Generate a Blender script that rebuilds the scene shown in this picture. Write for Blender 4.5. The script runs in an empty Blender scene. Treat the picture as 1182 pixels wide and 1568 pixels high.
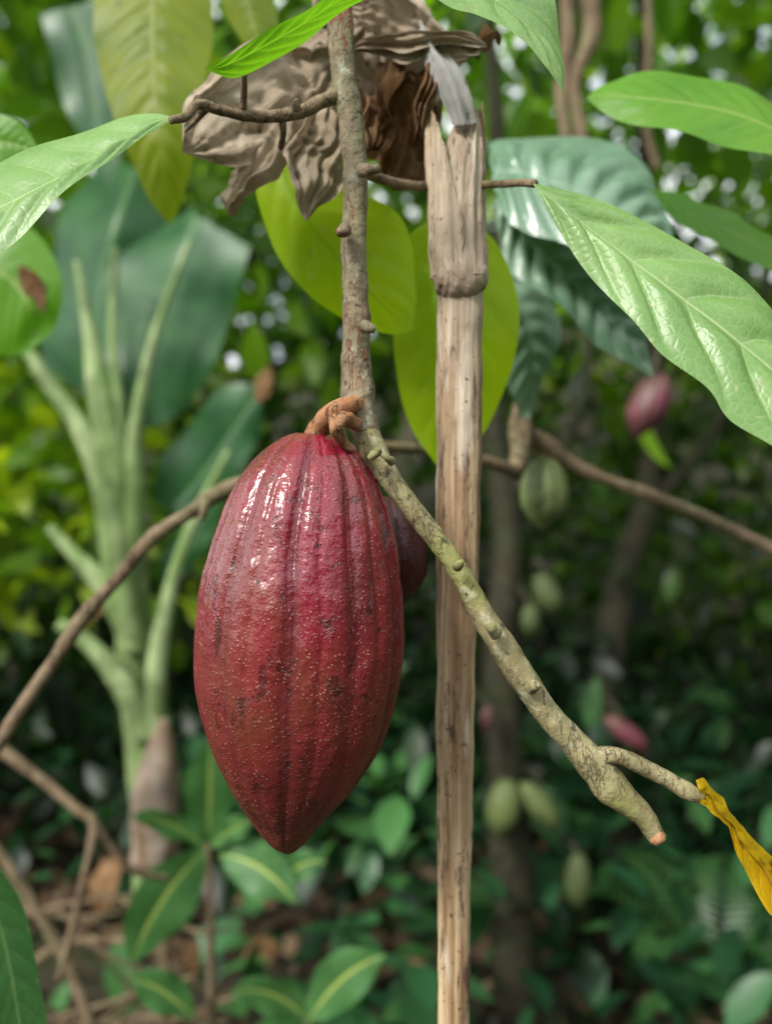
import bpy, math, random
import numpy as np
from mathutils import Vector, noise
random.seed(4); RNG=np.random.default_rng(4)
TAN=math.tan(math.radians(31)); K=TAN/784; H=1.3
sc=bpy.context.scene
def P(u,v,d): return np.array(((u-591)*K*d, d, H-(v-784)*K*d))

# ------------------------------------------------------------ node helpers
class NT:
    def __init__(s,name):
        s.mat=bpy.data.materials.new(name); s.mat.use_nodes=True
        s.t=s.mat.node_tree; s.t.nodes.clear()
        s.out=s.t.nodes.new('ShaderNodeOutputMaterial')
    def node(s,ty,ins=None,**pr):
        n=s.t.nodes.new(ty)
        for k,v in pr.items(): setattr(n,k,v)
        for k,v in (ins or {}).items(): s.set(n.inputs[k],v)
        return n
    def set(s,sock,v):
        if isinstance(v,bpy.types.NodeSocket): s.t.links.new(v,sock)
        else:
            if isinstance(v,(tuple,list)) and len(v)==3 and sock.type=='RGBA': v=(*v,1)
            sock.default_value=v
    def m(s,op,a,b=0.0,c=0.0,clamp=False):
        n=s.node('ShaderNodeMath',operation=op); n.use_clamp=clamp
        s.set(n.inputs[0],a); s.set(n.inputs[1],b); s.set(n.inputs[2],c); return n.outputs[0]
    def mr(s,x,a,b,c=0.0,d=1.0,smooth=True):
        n=s.node('ShaderNodeMapRange',{0:x,1:a,2:b,3:c,4:d}); 
        if smooth: n.interpolation_type='SMOOTHSTEP'
        return n.outputs[0]
    def mix(s,f,a,b,mode='MIX'):
        n=s.node('ShaderNodeMix',data_type='RGBA',blend_type=mode)
        s.set(n.inputs[0],f); s.set(n.inputs[6],a); s.set(n.inputs[7],b); return n.outputs[2]
    def coord(s,scale=(1,1,1)):
        tc=s.node('ShaderNodeTexCoord'); mp=s.node('ShaderNodeMapping'); s.set(mp.inputs['Scale'],scale)
        s.t.links.new(tc.outputs['Object'],mp.inputs[0]); return mp.outputs[0]
    def noise(s,vec,scale,detail=4,rough=0.55,dist=0.0):
        return s.node('ShaderNodeTexNoise',{'Vector':vec,'Scale':scale,'Detail':detail,'Roughness':rough,'Distortion':dist}).outputs[0]
    def voro(s,vec,scale,feature='F1'):
        return s.node('ShaderNodeTexVoronoi',{'Vector':vec,'Scale':scale},feature=feature)
    def bump(s,h,dist,strength=1.0,normal=None):
        n=s.node('ShaderNodeBump',{'Height':h,'Distance':dist,'Strength':strength})
        if normal is not None: s.set(n.inputs['Normal'],normal)
        return n.outputs[0]
    def pr(s,**k):
        n=s.node('ShaderNodeBsdfPrincipled')
        for kk,v in k.items(): s.set(n.inputs[kk.replace('_',' ')],v)
        return n.outputs[0]
    def done(s,sh): s.t.links.new(sh,s.out.inputs[0]); return s.mat

def leafmat(name,c1,c2,vein,NV=9,slant=1.6,tr=0.35,rough=0.35,spot=0.25,trc=None,veinw=0.035,spec=0.5,spotc=(0.16,0.1,0.02),fine=True,sidev=0.5,st=(.66,.72)):
    t=NT(name)
    uv=t.node('ShaderNodeUVMap').outputs[0]
    sp=t.node('ShaderNodeSeparateXYZ',{0:uv})
    au=t.m('ABSOLUTE',t.m('SUBTRACT',t.m('MULTIPLY',sp.outputs[0],2.0),1.0))
    v=sp.outputs[1]
    co=t.coord()
    wob=t.m('MULTIPLY',t.m('SUBTRACT',t.noise(co,40),0.5),0.25)
    w=t.m('ADD',t.m('SUBTRACT',t.m('MULTIPLY',v,float(NV)),t.m('MULTIPLY',t.m('POWER',au,1.3),slant)),wob)
    fr=t.m('ABSOLUTE',t.m('SUBTRACT',t.m('FRACT',w),0.5))
    side=t.mr(fr,0.5-0.045,0.5)
    side=t.m('MULTIPLY',side,t.mr(au,0.98,0.5))
    mid=t.mr(au,veinw*1.6,veinw*0.5)
    vm=t.m('MAXIMUM',mid,t.m('MULTIPLY',side,sidev),clamp=True)
    n1=t.noise(co,18,5); 
    col=t.mix(t.mr(n1,0.35,0.65),c1,c2)
    net=t.voro(co,260,'DISTANCE_TO_EDGE').outputs[0]
    if fine: col=t.mix(t.mr(net,0.12,0.0,0,0.2),col,vein)
    sps=t.noise(co,75,3)
    col=t.mix(t.m('MULTIPLY',t.mr(sps,st[0],st[1]),spot),col,spotc)
    sp2=t.noise(co,160,2)
    col=t.mix(t.m('MULTIPLY',t.mr(sp2,0.70,0.74),spot),col,(0.55,0.52,0.28))
    col=t.mix(vm,col,vein)
    h=t.m('ADD',t.m('MULTIPLY',vm,-0.6),t.m('MULTIPLY',t.mr(net,0.0,0.25),0.2))
    h=t.m('ADD',h,t.m('MULTIPLY',t.noise(co,120,3),0.5))
    nb=t.bump(h,0.0006,0.6)
    rg=t.m('ADD',rough-0.08,t.m('MULTIPLY',n1,0.2))
    b=t.pr(Base_Color=col,Roughness=rg,Normal=nb,Specular_IOR_Level=spec)
    tcol=t.mix(0.75,col,trc or tuple(min(1,x*2.2) for x in c1))
    tl=t.node('ShaderNodeBsdfTranslucent',{'Color':tcol,'Normal':nb}).outputs[0]
    mx=t.node('ShaderNodeMixShader',{0:tr,1:b,2:tl}).outputs[0]
    return t.done(mx)

def massmat(name,tr=0.4,rough=0.4,tb=2.0,gl=0.04):
    t=NT(name)
    c=t.node('ShaderNodeAttribute',attribute_name='Col').outputs[0]
    b=t.node('ShaderNodeBsdfDiffuse',{'Color':c}).outputs[0]
    c2=t.mix(1.0,c,(tb*1.15,tb*1.1,tb*0.45),'MULTIPLY')
    tl=t.node('ShaderNodeBsdfTranslucent',{'Color':c2}).outputs[0]
    g=t.node('ShaderNodeBsdfGlossy',{'Roughness':rough,'Color':(1,1,1)}).outputs[0]
    m1=t.node('ShaderNodeMixShader',{0:tr,1:b,2:tl}).outputs[0]
    return t.done(t.node('ShaderNodeMixShader',{0:gl,1:m1,2:g}).outputs[0])

def barkmat(name,a,b,lich,crack,mossy,scale=1.0,la=0.62,lm_=0.8,ck=1.0,bd=.0026):
    t=NT(name); co=t.coord(); 
    st=t.coord((1,1,0.35))
    n=t.noise(st,60*scale,6,0.65); col=t.mix(t.mr(n,0.35,0.65),a,b)
    g=t.noise(co,25*scale,4); col=t.mix(t.mr(g,0.45,0.7,0,0.8),col,mossy)
    l=t.noise(co,140*scale,5,0.65); l2=t.noise(co,30*scale,2)
    lm=t.m('MULTIPLY',t.mr(l,la-0.1,la+.02,0,lm_),t.mr(l2,0.40,0.62)); col=t.mix(lm,col,lich)
    cr=t.noise(t.coord((1.6,1.6,0.28)),110*scale,5,0.6,0.4); cm=t.mr(t.m('ABSOLUTE',t.m('SUBTRACT',cr,0.5)),0.025,0.0)
    cm=t.m('MULTIPLY',cm,t.mr(t.noise(co,22*scale,2),0.45,0.6,0,ck))
    col=t.mix(cm,col,crack)
    dk=t.noise(co,220*scale,3); col=t.mix(t.mr(dk,0.60,0.68,0,0.75),col,(0.03,0.022,0.015))
    h=t.m('ADD',t.m('MULTIPLY',n,0.8),t.m('MULTIPLY',l,0.9)); h=t.m('SUBTRACT',h,t.m('MULTIPLY',cm,0.5))
    return t.done(t.pr(Base_Color=col,Roughness=0.75,Normal=t.bump(h,bd/scale,1.0),Specular_IOR_Level=0.35))

# ------------------------------------------------------------ geometry helpers
def cr(pts,n):
    p=np.array(pts,float); m=len(p)
    ext=np.vstack([2*p[0]-p[1],p,2*p[-1]-p[-2]])
    s=np.concatenate([[0],np.cumsum(np.linalg.norm(np.diff(p[:,:3],axis=0),axis=1)+1e-9)])
    out=[]
    for q in np.linspace(0,s[-1],n):
        i=min(max(int(np.searchsorted(s,q,side='right'))-1,0),m-2)
        t=(q-s[i])/(s[i+1]-s[i]); a,b,c,d=ext[i:i+4]
        out.append(0.5*((2*b)+(-a+c)*t+(2*a-5*b+4*c-d)*t*t+(-a+3*b-3*c+d)*t**3))
    return np.array(out)

class MB:
    def __init__(s): s.v=[];s.f=[];s.uv=[];s.mi=[]
    def grid(s,G,UV=None,mi=0,closed=False,cap=False):
        G=np.asarray(G); N,M=G.shape[:2]; o=len(s.v)
        s.v.extend(map(tuple,G.reshape(-1,3)))
        if UV is None: UV=np.zeros((N,M,2))
        s.uv.extend(map(tuple,UV.reshape(-1,2)))
        for i in range(N-1):
            for j in range(M if closed else M-1):
                k=(j+1)%M
                s.f.append((o+i*M+j,o+i*M+k,o+(i+1)*M+k,o+(i+1)*M+j)); s.mi.append(mi)
        if cap:
            for r,rev in ((0,1),(N-1,0)):
                c=G[r].mean(0); s.v.append(tuple(c)); s.uv.append((0,0)); ci=len(s.v)-1
                for j in range(M):
                    a,b=o+r*M+j,o+r*M+(j+1)%M
                    s.f.append((ci,b,a) if rev else (ci,a,b)); s.mi.append(mi)
    def done(s,name,mats,parent=None,smooth=True):
        me=bpy.data.meshes.new(name); me.from_pydata(s.v,[],s.f)
        ul=me.uv_layers.new(name='UVMap'); vi=np.zeros(len(me.loops),int); me.loops.foreach_get('vertex_index',vi)
        ul.data.foreach_set('uv',np.array(s.uv)[vi].ravel())
        for m in (mats if isinstance(mats,list) else [mats]): me.materials.append(m)
        me.polygons.foreach_set('material_index',s.mi)
        me.polygons.foreach_set('use_smooth',[smooth]*len(me.polygons)); me.update()
        o=bpy.data.objects.new(name,me); sc.collection.objects.link(o)
        if parent: o.parent=parent
        return o
def empty(name):
    o=bpy.data.objects.new(name,None); o.empty_display_size=0.1; sc.collection.objects.link(o); return o

def nz(p,s,o=0): return noise.noise(Vector((p[0]*s+o,p[1]*s-o,p[2]*s+o*2)))

def tubeW(mb,pw,mi=0,n=60,seg=20,rough=0.06,rs=60,bumps=(),fn=None,ell=1.0,off=0.0):
    C=cr(pw,n); X=C[:,:3]; R=np.maximum(C[:,3],1e-5)
    T=np.gradient(X,axis=0); T/=np.linalg.norm(T,axis=1)[:,None]+1e-12
    a=np.array((0,1.0,0)); 
    if abs(T[0]@a)>0.9: a=np.array((1.0,0,0))
    G=np.zeros((n,seg,3))
    for i in range(n):
        a=a-T[i]*(a@T[i]); a/=np.linalg.norm(a); b=np.cross(T[i],a)
        for j in range(seg):
            th=2*math.pi*j/seg; dr=a*math.cos(th)*ell+b*math.sin(th)
            p=X[i]+dr*R[i]; k=1+rough*(nz(p,rs,off)*1.4+0.6*nz(p,rs*2.7,off+5))
            if fn: k*=fn(th,i/(n-1))
            for (bp,br,bh) in bumps:
                q=np.linalg.norm(p-bp)
                if q<br: k+=bh/R[i]*(0.5+0.5*math.cos(math.pi*q/br))
            G[i,j]=X[i]+dr*R[i]*k
    mb.grid(G,mi=mi,closed=True,cap=True)
def tube(mb,pts,**k):
    tubeW(mb,[(*P(u,v,d),r*K*d) for u,v,d,r in pts],**k)

def leafgrid(mb,L,M,R,mi=0,N=60,Q=9,NV=9,slant=1.6,puff=0.0012,wave=0.001,arch=0.0,crumple=0.0,pleat=0.0,seed=0.0,wn=2.3,cs=1.0):
    L,M,R=cr(L,N),cr(M,N),cr(R,N)
    us=np.linspace(-1,1,2*Q+1); G=np.zeros((N,len(us),3)); UV=np.zeros((N,len(us),2))
    for j,u in enumerate(us):
        E=L if u<0 else R; G[:,j]=M+(E-M)*abs(u); UV[:,j,0]=(u+1)/2; UV[:,j,1]=np.linspace(0,1,N)
    gu=np.gradient(G,axis=1); gv=np.gradient(G,axis=0); n=np.cross(gu,gv)
    n=n.mean(axis=1,keepdims=True).repeat(len(us),1)
    ln=np.linalg.norm(n,axis=2,keepdims=True)
    good=ln.max(); n/=np.maximum(ln,good*1e-3)
    cam=np.array((0,0,H)); s=np.sign(((cam-G)*n).sum(2).mean()) or 1.0; n*=s
    v=np.linspace(0,1,N)[:,None]; au=np.abs(us)[None,:]
    w=v*NV-slant*au**1.3
    pf=np.abs(np.sin(math.pi*(w-0.0)))**0.7*np.clip(au*4,0,1)*(1-au**3)
    wd=np.linalg.norm(R-L,axis=1)[:,None]
    env=np.clip(wd/(wd.max()*0.5),0,1)
    h=pf*puff*env+wave*env*au**2*np.sin(v*wn*6.283+seed+np.sign(us)[None,:])+arch*(1-au**2)*env
    if pleat:
        for j,u in enumerate(us): h[:,j]+=pleat*env[:,0]*(0.6*math.sin(u*9+seed)+nz((u*2.6,seed,0),1.7)*1.8)
    if crumple:
        for i in range(N):
            for j in range(len(us)):
                p=G[i,j]
                q=(nz(p,26*cs,seed)+0.8*abs(nz(p,60*cs,seed+3))+0.4*abs(nz(p,140*cs,seed)))
                h[i,j]+=crumple*env[i,0]*q
                G[i,j,0]+=crumple*.5*env[i,0]*nz(p,50*cs,seed+8); G[i,j,2]+=crumple*.6*env[i,0]*nz(p,50*cs,seed+15)
    G=G+n*h[:,:,None]
    mb.grid(G,UV,mi=mi)
PROF=[(0,0.0),(0.06,.22),(0.18,.62),(0.35,.93),(0.5,1.0),(0.66,.9),(0.8,.62),(0.9,.32),(0.96,.12),(1,0.0)]
def leafW(mb,base,tip,ctrl,side,hw,asym=(0,0),lift=(0,0),nrm=None,prof=PROF,**k):
    base,tip,ctrl,side=map(np.array,(base,tip,ctrl,side)); side=side/np.linalg.norm(side)
    M=[];L=[];R=[]
    for t,w in prof:
        m=(1-t)**2*base+2*t*(1-t)*ctrl+t*t*tip
        tg=(1-t)*(ctrl-base)+t*(tip-ctrl); tg/=np.linalg.norm(tg)+1e-9
        sd=side-tg*(side@tg); sd/=np.linalg.norm(sd)+1e-9; nn=np.cross(tg,sd)
        M.append(m); L.append(m-sd*hw*w*(1+asym[0])+nn*hw*w*lift[0]); R.append(m+sd*hw*w*(1+asym[1])+nn*hw*w*lift[1])
    leafgrid(mb,L,M,R,**k)
def leafpx(mb,b,t,c,hw,tilt=0.0,**k):
    B,T,C=P(*b),P(*t),P(*c); ax=T-B; ax/=np.linalg.norm(ax)
    y=np.array((0,1.0,0)); s=np.cross(ax,y); s/=np.linalg.norm(s)+1e-9
    n=np.cross(s,ax); side=s*math.cos(tilt)+n*math.sin(tilt)
    leafW(mb,B,T,C,side,hw*K*(b[2]+t[2])/2,**k)

def mass(name,C,D,Nn,S,W,COL,mat,parent=None,fold=0.25,curl=0.25):
    n=len(C); D=D/np.linalg.norm(D,axis=1)[:,None]
    Sd=np.cross(D,Nn); Sd/=np.linalg.norm(Sd,axis=1)[:,None]+1e-9; Nn=np.cross(Sd,D)
    st=[(0,0),(.22,.7),(.5,1.0),(.78,.66),(1,0)]
    tv=[(0,0,0)]
    for t,w in st[1:4]: tv+= [(t,-w,1),(t,0,0),(t,w,1)]
    tv+=[(1,0,0)]
    V=np.zeros((n,len(tv),3))
    for i,(t,w,e) in enumerate(tv):
        V[:,i]=C+D*(S*t)[:,None]+Sd*(S*W*w)[:,None]+Nn*(S*(fold*W*e*abs(w)-curl*t*t))[:,None]
    F=[(0,1,2),(0,2,3),(1,4,5,2),(2,5,6,3),(4,7,8,5),(5,8,9,6),(7,10,8),(8,10,9)]
    me=bpy.data.meshes.new(name)
    starts=[];base=[];k=0
    for f in F: starts.append(k); base+=f; k+=len(f)
    base=np.array(base); allL=(base[None,:]+(np.arange(n)*len(tv))[:,None]).ravel()
    st_=(np.array(starts)[None,:]+(np.arange(n)*k)[:,None]).ravel()
    me.vertices.add(n*len(tv)); me.vertices.foreach_set('co',V.ravel())
    me.loops.add(len(allL)); me.loops.foreach_set('vertex_index',allL)
    me.polygons.add(len(st_)); me.polygons.foreach_set('loop_start',st_)
    me.polygons.foreach_set('use_smooth',[True]*len(st_))
    me.update(calc_edges=True)
    at=me.color_attributes.new('Col','FLOAT_COLOR','POINT')
    cc=np.concatenate([COL,np.ones((n,1))],1).repeat(len(tv),0); at.data.foreach_set('color',cc.ravel())
    me.materials.append(mat); o=bpy.data.objects.new(name,me); sc.collection.objects.link(o)
    if parent: o.parent=parent
    return o
def scatter(ncl,per,box,spread,size,pal,keep=None,flat=0.6,droop=0.4,wr=(0.2,0.32),warm=(1.3,1.06,.8)):
    lo,hi=np.array(box[0]),np.array(box[1]); cl=lo+(hi-lo)*RNG.random((ncl,3))
    if keep: cl=cl[np.array([bool(keep(p)) for p in cl])]
    C=cl.repeat(per,0); off=RNG.normal(size=C.shape)*np.array(spread); C=C+off
    D=off/ (np.linalg.norm(off,axis=1)[:,None]+1e-6)+RNG.normal(size=C.shape)*0.5; D[:,2]-=droop
    Nn=RNG.normal(size=C.shape)*(1-flat); Nn[:,2]+=flat
    S=size[0]+(size[1]-size[0])*RNG.random(len(C)); W=wr[0]+(wr[1]-wr[0])*RNG.random(len(C))
    pal=np.array(pal); ci=RNG.integers(0,len(pal),len(cl)).repeat(per)
    COL=pal[ci]*(0.6+0.8*RNG.random((len(C),1)))*np.array(warm)
    return C,D,Nn,S,W,COL

# ------------------------------------------------------------ materials
M_gloss=leafmat('leaf_pale_green',(0.15,0.31,0.065),(0.22,0.40,0.10),(0.38,0.52,0.22),NV=6,slant=1.3,tr=0.2,rough=0.38,trc=(0.3,0.6,0.08),veinw=0.02,spec=0.7,spot=.35,spotc=(0.22,0.2,0.06))
M_blue=leafmat('leaf_blue_green',(0.12,0.24,0.14),(0.20,0.33,0.22),(0.26,0.38,0.27),NV=9,tr=0.12,rough=0.24,spec=1.0,trc=(0.2,0.45,0.12),spot=0.1)  # base lightened and blued to stand in for sky sheen
M_fresh=leafmat('leaf_fresh_green',(0.08,0.26,0.008),(0.13,0.33,0.015),(0.3,0.45,0.1),NV=7,tr=0.4,rough=0.42,trc=(0.3,0.75,0.01))
M_lime=leafmat('leaf_lime_backlit',(0.28,0.46,0.004),(0.36,0.54,0.006),(0.20,0.38,0.004),NV=7,tr=0.55,rough=0.45,trc=(0.75,0.98,0.01),spot=0.4,spec=.3)  # backlight put into the colour: base and transmission brightened
M_olive=leafmat('leaf_olive',(0.14,0.22,0.008),(0.26,0.32,0.015),(0.30,0.35,0.04),NV=11,tr=0.5,rough=0.4,trc=(0.55,0.7,0.02),spot=0.7)
M_dark=leafmat('leaf_dark_green',(0.02,0.08,0.02),(0.035,0.12,0.03),(0.12,0.22,0.07),NV=9,tr=0.3,rough=0.35,trc=(0.08,0.28,0.02))
M_under=leafmat('leaf_understory',(0.03,0.13,0.04),(0.05,0.18,0.055),(0.48,0.60,0.14),NV=8,tr=0.2,rough=0.42,trc=(0.12,0.45,0.05),veinw=0.06,sidev=0.15,spot=.1,spec=.4)
M_banana=leafmat('banana_blade',(0.02,0.09,0.032),(0.045,0.15,0.045),(0.10,0.22,0.08),NV=38,slant=3,tr=0.25,rough=0.35,trc=(0.14,0.5,0.04),veinw=0.05,fine=False,sidev=.3)
M_yellow=leafmat('leaf_yellowing',(0.66,0.38,0.005),(0.74,0.50,0.01),(0.35,0.22,0.03),NV=8,tr=0.35,rough=0.4,trc=(0.9,0.6,0.02),spot=1.0,spotc=(0.05,0.02,0.01),st=(.56,.62),veinw=.06)

def drymat(name,a,b,c):
    t=NT(name); uv=t.node('ShaderNodeUVMap').outputs[0]
    mp=t.node('ShaderNodeMapping',{'Vector':uv,'Scale':(26,1.2,1)}).outputs[0]
    s=t.noise(mp,2.0,6,0.7,0.8); co=t.coord(); n=t.noise(co,40,6,0.65); f=t.noise(co,150,4)
    col=t.mix(t.mr(n,0.35,0.65),a,b); col=t.mix(t.mr(s,0.50,0.70,0,0.5),col,c)
    col=t.mix(t.mr(f,0.60,0.70,0,0.65),col,(0.08,0.05,0.03))
    h=t.m('ADD',t.m('MULTIPLY',s,1.0),t.m('MULTIPLY',f,0.6))
    nb=t.bump(h,0.0018,0.9)
    b_=t.pr(Base_Color=col,Roughness=0.75,Normal=nb,Specular_IOR_Level=0.3)
    tl=t.node('ShaderNodeBsdfTranslucent',{'Color':col,'Normal':nb}).outputs[0]
    return t.done(t.node('ShaderNodeMixShader',{0:0.25,1:b_,2:tl}).outputs[0])
M_dry=drymat('dry_leaf_tan',(0.47,0.37,0.25),(0.64,0.54,0.40),(0.22,0.14,0.08))
M_dryb=drymat('dry_leaf_brown',(0.26,0.13,0.055),(0.40,0.24,0.12),(0.09,0.04,0.025))
M_dryw=drymat('dry_blade_pale',(0.74,0.72,0.70),(0.85,0.84,0.82),(0.50,0.46,0.42))

def stalkmat():
    t=NT('dry_stalk_fibre'); s1=t.coord((1,1,0.03)); co=t.coord()
    a=t.noise(s1,230,6,0.65); b=t.noise(s1,75,3); c=t.noise(t.coord((1,1,0.12)),45,5,0.65)
    col=t.mix(t.mr(a,0.36,0.62),(0.32,0.19,0.09),(0.74,0.56,0.34))
    col=t.mix(t.mr(b,0.45,0.60,0,0.7),col,(0.24,0.12,0.055))
    z=t.node('ShaderNodeSeparateXYZ',{0:co}).outputs[2]
    top=t.mr(z,1.28,1.44); col=t.mix(t.m('MULTIPLY',top,t.mr(c,0.3,0.6,0,.7)),col,(0.52,0.43,0.33))
    dk=t.noise(t.coord((1,1,0.22)),120,5,0.7); col=t.mix(t.mr(dk,0.55,0.63,0,0.8),col,(0.09,0.05,0.04))
    pal=t.noise(t.coord((1,1,0.10)),85,4,0.6,0.3); col=t.mix(t.mr(pal,0.57,0.66,0,0.75),col,(0.78,0.67,0.52))
    sp=t.noise(co,380,2); col=t.mix(t.mr(sp,0.66,0.71,0,0.8),col,(0.03,0.02,0.015))
    h=t.m('ADD',t.m('MULTIPLY',a,1.2),t.m('MULTIPLY',b,1.4)); h=t.m('ADD',h,t.m('MULTIPLY',c,0.6))
    return t.done(t.pr(Base_Color=col,Roughness=0.5,Normal=t.bump(h,0.0023,1.0),Specular_IOR_Level=0.45))
M_stalk=stalkmat()
M_bark=barkmat('cacao_bark_upper',(0.16,0.13,0.08),(0.33,0.25,0.155),(0.43,0.45,0.34),(0.46,0.13,0.045),(0.20,0.21,0.11))
M_bark2=barkmat('cacao_bark_mossy',(0.21,0.18,0.085),(0.34,0.30,0.155),(0.47,0.47,0.32),(0.14,0.10,0.05),(0.26,0.27,0.08),la=0.61,lm_=.65,ck=.5,bd=.0019)
M_twig=barkmat('twig_bark',(0.17,0.115,0.065),(0.30,0.22,0.135),(0.3,0.28,0.2),(0.1,0.05,0.03),(0.20,0.18,0.09),la=0.66)
M_ped=barkmat('peduncle_bark',(0.36,0.15,0.065),(0.48,0.26,0.13),(0.5,0.4,0.28),(0.12,0.04,0.02),(0.30,0.16,0.08),la=0.7)
M_trunk=barkmat('trunk_bark',(0.028,0.024,0.014),(0.055,0.046,0.026),(0.08,0.085,0.045),(0.02,0.015,0.01),(0.03,0.045,0.014),scale=0.3)

def podmat(name,A,B,Bz,dots,rough=0.3,z0=None,z1=None,sc_=1.0,coat=.25,mot=.75):
    t=NT(name); co=t.coord(); st=t.coord((1,1,0.4))
    n=t.noise(st,38*sc_,6,0.62); n2=t.noise(co,16*sc_,3)
    z=t.node('ShaderNodeSeparateXYZ',{0:co}).outputs[2]
    f=t.mr(n,0.38,0.68)
    if z0 is not None:
        zg=t.mr(z,z1,z0,0.0,1.0); f=t.m('ADD',t.m('MULTIPLY',f,0.6),t.m('MULTIPLY',zg,0.8),clamp=True)
    col=t.mix(f,A,B)
    col=t.mix(t.mr(n2,0.48,0.68,0,mot),col,Bz)
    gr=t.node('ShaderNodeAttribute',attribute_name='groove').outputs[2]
    v=t.voro(co,520*sc_); vd=t.mr(v.outputs[0],0.30,0.13); keep=t.mr(t.noise(co,60*sc_,2),0.38,0.56)
    v2=t.voro(co,900*sc_); vd2=t.mr(v2.outputs[0],0.32,0.1)
    dm=t.m('MULTIPLY',t.m('MAXIMUM',vd,t.m('MULTIPLY',vd2,0.75)),keep)
    col=t.mix(t.m('MULTIPLY',dm,0.66),col,dots)
    sc1=t.noise(t.coord((1,1,0.5)),130*sc_,5,0.7,0.5); scm=t.mr(sc1,0.57,0.65)
    col=t.mix(t.m('MULTIPLY',scm,0.65),col,(0.035,0.012,0.008))
    ds=t.voro(co,75*sc_); dsm=t.mr(ds.outputs[0],0.11,0.05); col=t.mix(t.m('MULTIPLY',dsm,0.8),col,(0.02,0.01,0.008))
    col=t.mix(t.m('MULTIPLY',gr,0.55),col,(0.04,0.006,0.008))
    h=t.m('ADD',t.m('MULTIPLY',t.noise(co,240*sc_,3,0.5),0.7),t.m('MULTIPLY',vd,0.35))
    h=t.m('ADD',h,t.m('MULTIPLY',t.noise(st,80*sc_,4,0.5),2.0))
    h=t.m('SUBTRACT',h,t.m('MULTIPLY',scm,0.25))
    nb=t.bump(h,0.0012/sc_,0.85); nc=t.bump(h,0.0012/sc_,0.6)
    rg=t.m('ADD',rough,t.m('MULTIPLY',t.noise(co,55*sc_,4),0.22))
    if z0 is not None: rg=t.m('ADD',rg,t.mr(z,z1+.01,z0+.06,-0.08,0.22))
    cw=coat if z0 is None else t.mr(z,z0+.04,z1-.02,0.0,coat)
    return t.done(t.pr(Base_Color=col,Roughness=rg,Normal=nb,Specular_IOR_Level=0.5,Coat_Weight=cw,Coat_Roughness=0.15,Coat_Normal=nc))
zt=P(0,665,.36)[2]; zb=P(0,1305,.36)[2]
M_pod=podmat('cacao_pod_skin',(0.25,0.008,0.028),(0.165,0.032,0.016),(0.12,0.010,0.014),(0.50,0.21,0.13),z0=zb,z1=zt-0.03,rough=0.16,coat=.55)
M_podr=podmat('cacao_pod_maroon',(0.07,0.008,0.008),(0.05,0.010,0.008),(0.04,0.008,0.008),(0.15,0.05,0.03),coat=.05)
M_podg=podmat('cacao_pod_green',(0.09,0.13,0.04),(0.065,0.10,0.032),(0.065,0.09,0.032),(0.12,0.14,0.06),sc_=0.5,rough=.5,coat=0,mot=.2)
M_podg2=podmat('cacao_pod_pale_green',(0.15,0.20,0.06),(0.11,0.16,0.05),(0.10,0.14,0.05),(0.2,0.22,0.1),sc_=0.5,rough=.45,coat=0,mot=.2)  # pale green skin, lighter than the other green pods
M_podp=podmat('cacao_pod_pink',(0.22,0.05,0.08),(0.11,0.08,0.045),(0.09,0.03,0.04),(0.2,0.14,0.1),sc_=0.5,rough=.3,coat=0)

# ------------------------------------------------------------ cacao pod
PP=[(665,450,508),(670,436,522),(680,419,536),(700,394,555),(725,372,570),(750,357,583),(800,336,600),(850,321,610),(900,308,616),(950,302,619),(1000,300,618),(1050,302,612),(1100,312,600),(1150,329,579),(1200,352,546),(1230,370,521),(1260,391,493),(1280,405,475),(1295,418,461),(1305,434,448)]
def pod(name,rows,d,mat,n=280,seg=340,amp=0.062,phase=0.3,parent=None,bend=None):
    A=cr([(v*K*d,(a+b)/2*K*d,(b-a)/2*K*d) for v,a,b in rows],n)
    G=np.zeros((n+2,seg,3)); gr=np.zeros((n+2,seg))
    for i in range(n):
        v,c,r=A[i]; t=i/(n-1); z=H-(v-784*K*d); x=c-591*K*d
        am=amp*(1.35 if t<0.2 else 1.35-0.75*min(1,(t-0.2)/0.45)) + amp*0.4*max(0,(t-0.75)/0.25)
        for j in range(seg):
            th=2*math.pi*j/seg; q=(math.cos(th)*r,math.sin(th)*r,z)
            tw=th+phase+0.12*nz((q[0],q[1],z),18,2)
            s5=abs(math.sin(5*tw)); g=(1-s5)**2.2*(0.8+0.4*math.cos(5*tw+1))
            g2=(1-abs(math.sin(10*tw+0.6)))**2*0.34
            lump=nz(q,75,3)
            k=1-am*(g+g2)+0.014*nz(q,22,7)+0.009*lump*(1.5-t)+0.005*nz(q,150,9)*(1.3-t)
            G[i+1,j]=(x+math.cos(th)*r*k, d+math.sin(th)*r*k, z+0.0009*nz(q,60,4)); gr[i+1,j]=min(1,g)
    G[0]=G[1].mean(0); G[0,:,2]-=0.001; G[-1]=G[-2].mean(0); G[-1,:,2]-=0.0006
    mb=MB(); mb.grid(G,closed=True); o=mb.done(name,mat,parent)
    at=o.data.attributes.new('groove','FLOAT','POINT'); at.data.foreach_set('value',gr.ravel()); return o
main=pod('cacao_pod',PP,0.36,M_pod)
def minipod(name,u,v,w,h,d,mat,parent,lean=0.0):
    rows=[]
    for vv,a,b in PP:
        t=(vv-985)/640; s=w/318; c=((a+b)/2-459)*s*0.3; hwid=(b-a)/2*s
        rows.append((v+t*h,u+c-hwid+lean*t*h,u+c+hwid+lean*t*h))
    return pod(name,rows,d,mat,n=50,seg=60,parent=parent,amp=0.09,phase=random.random())
s2=minipod('cacao_pod',603,845,104,172,0.405,M_podr,None,lean=0.12)

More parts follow.
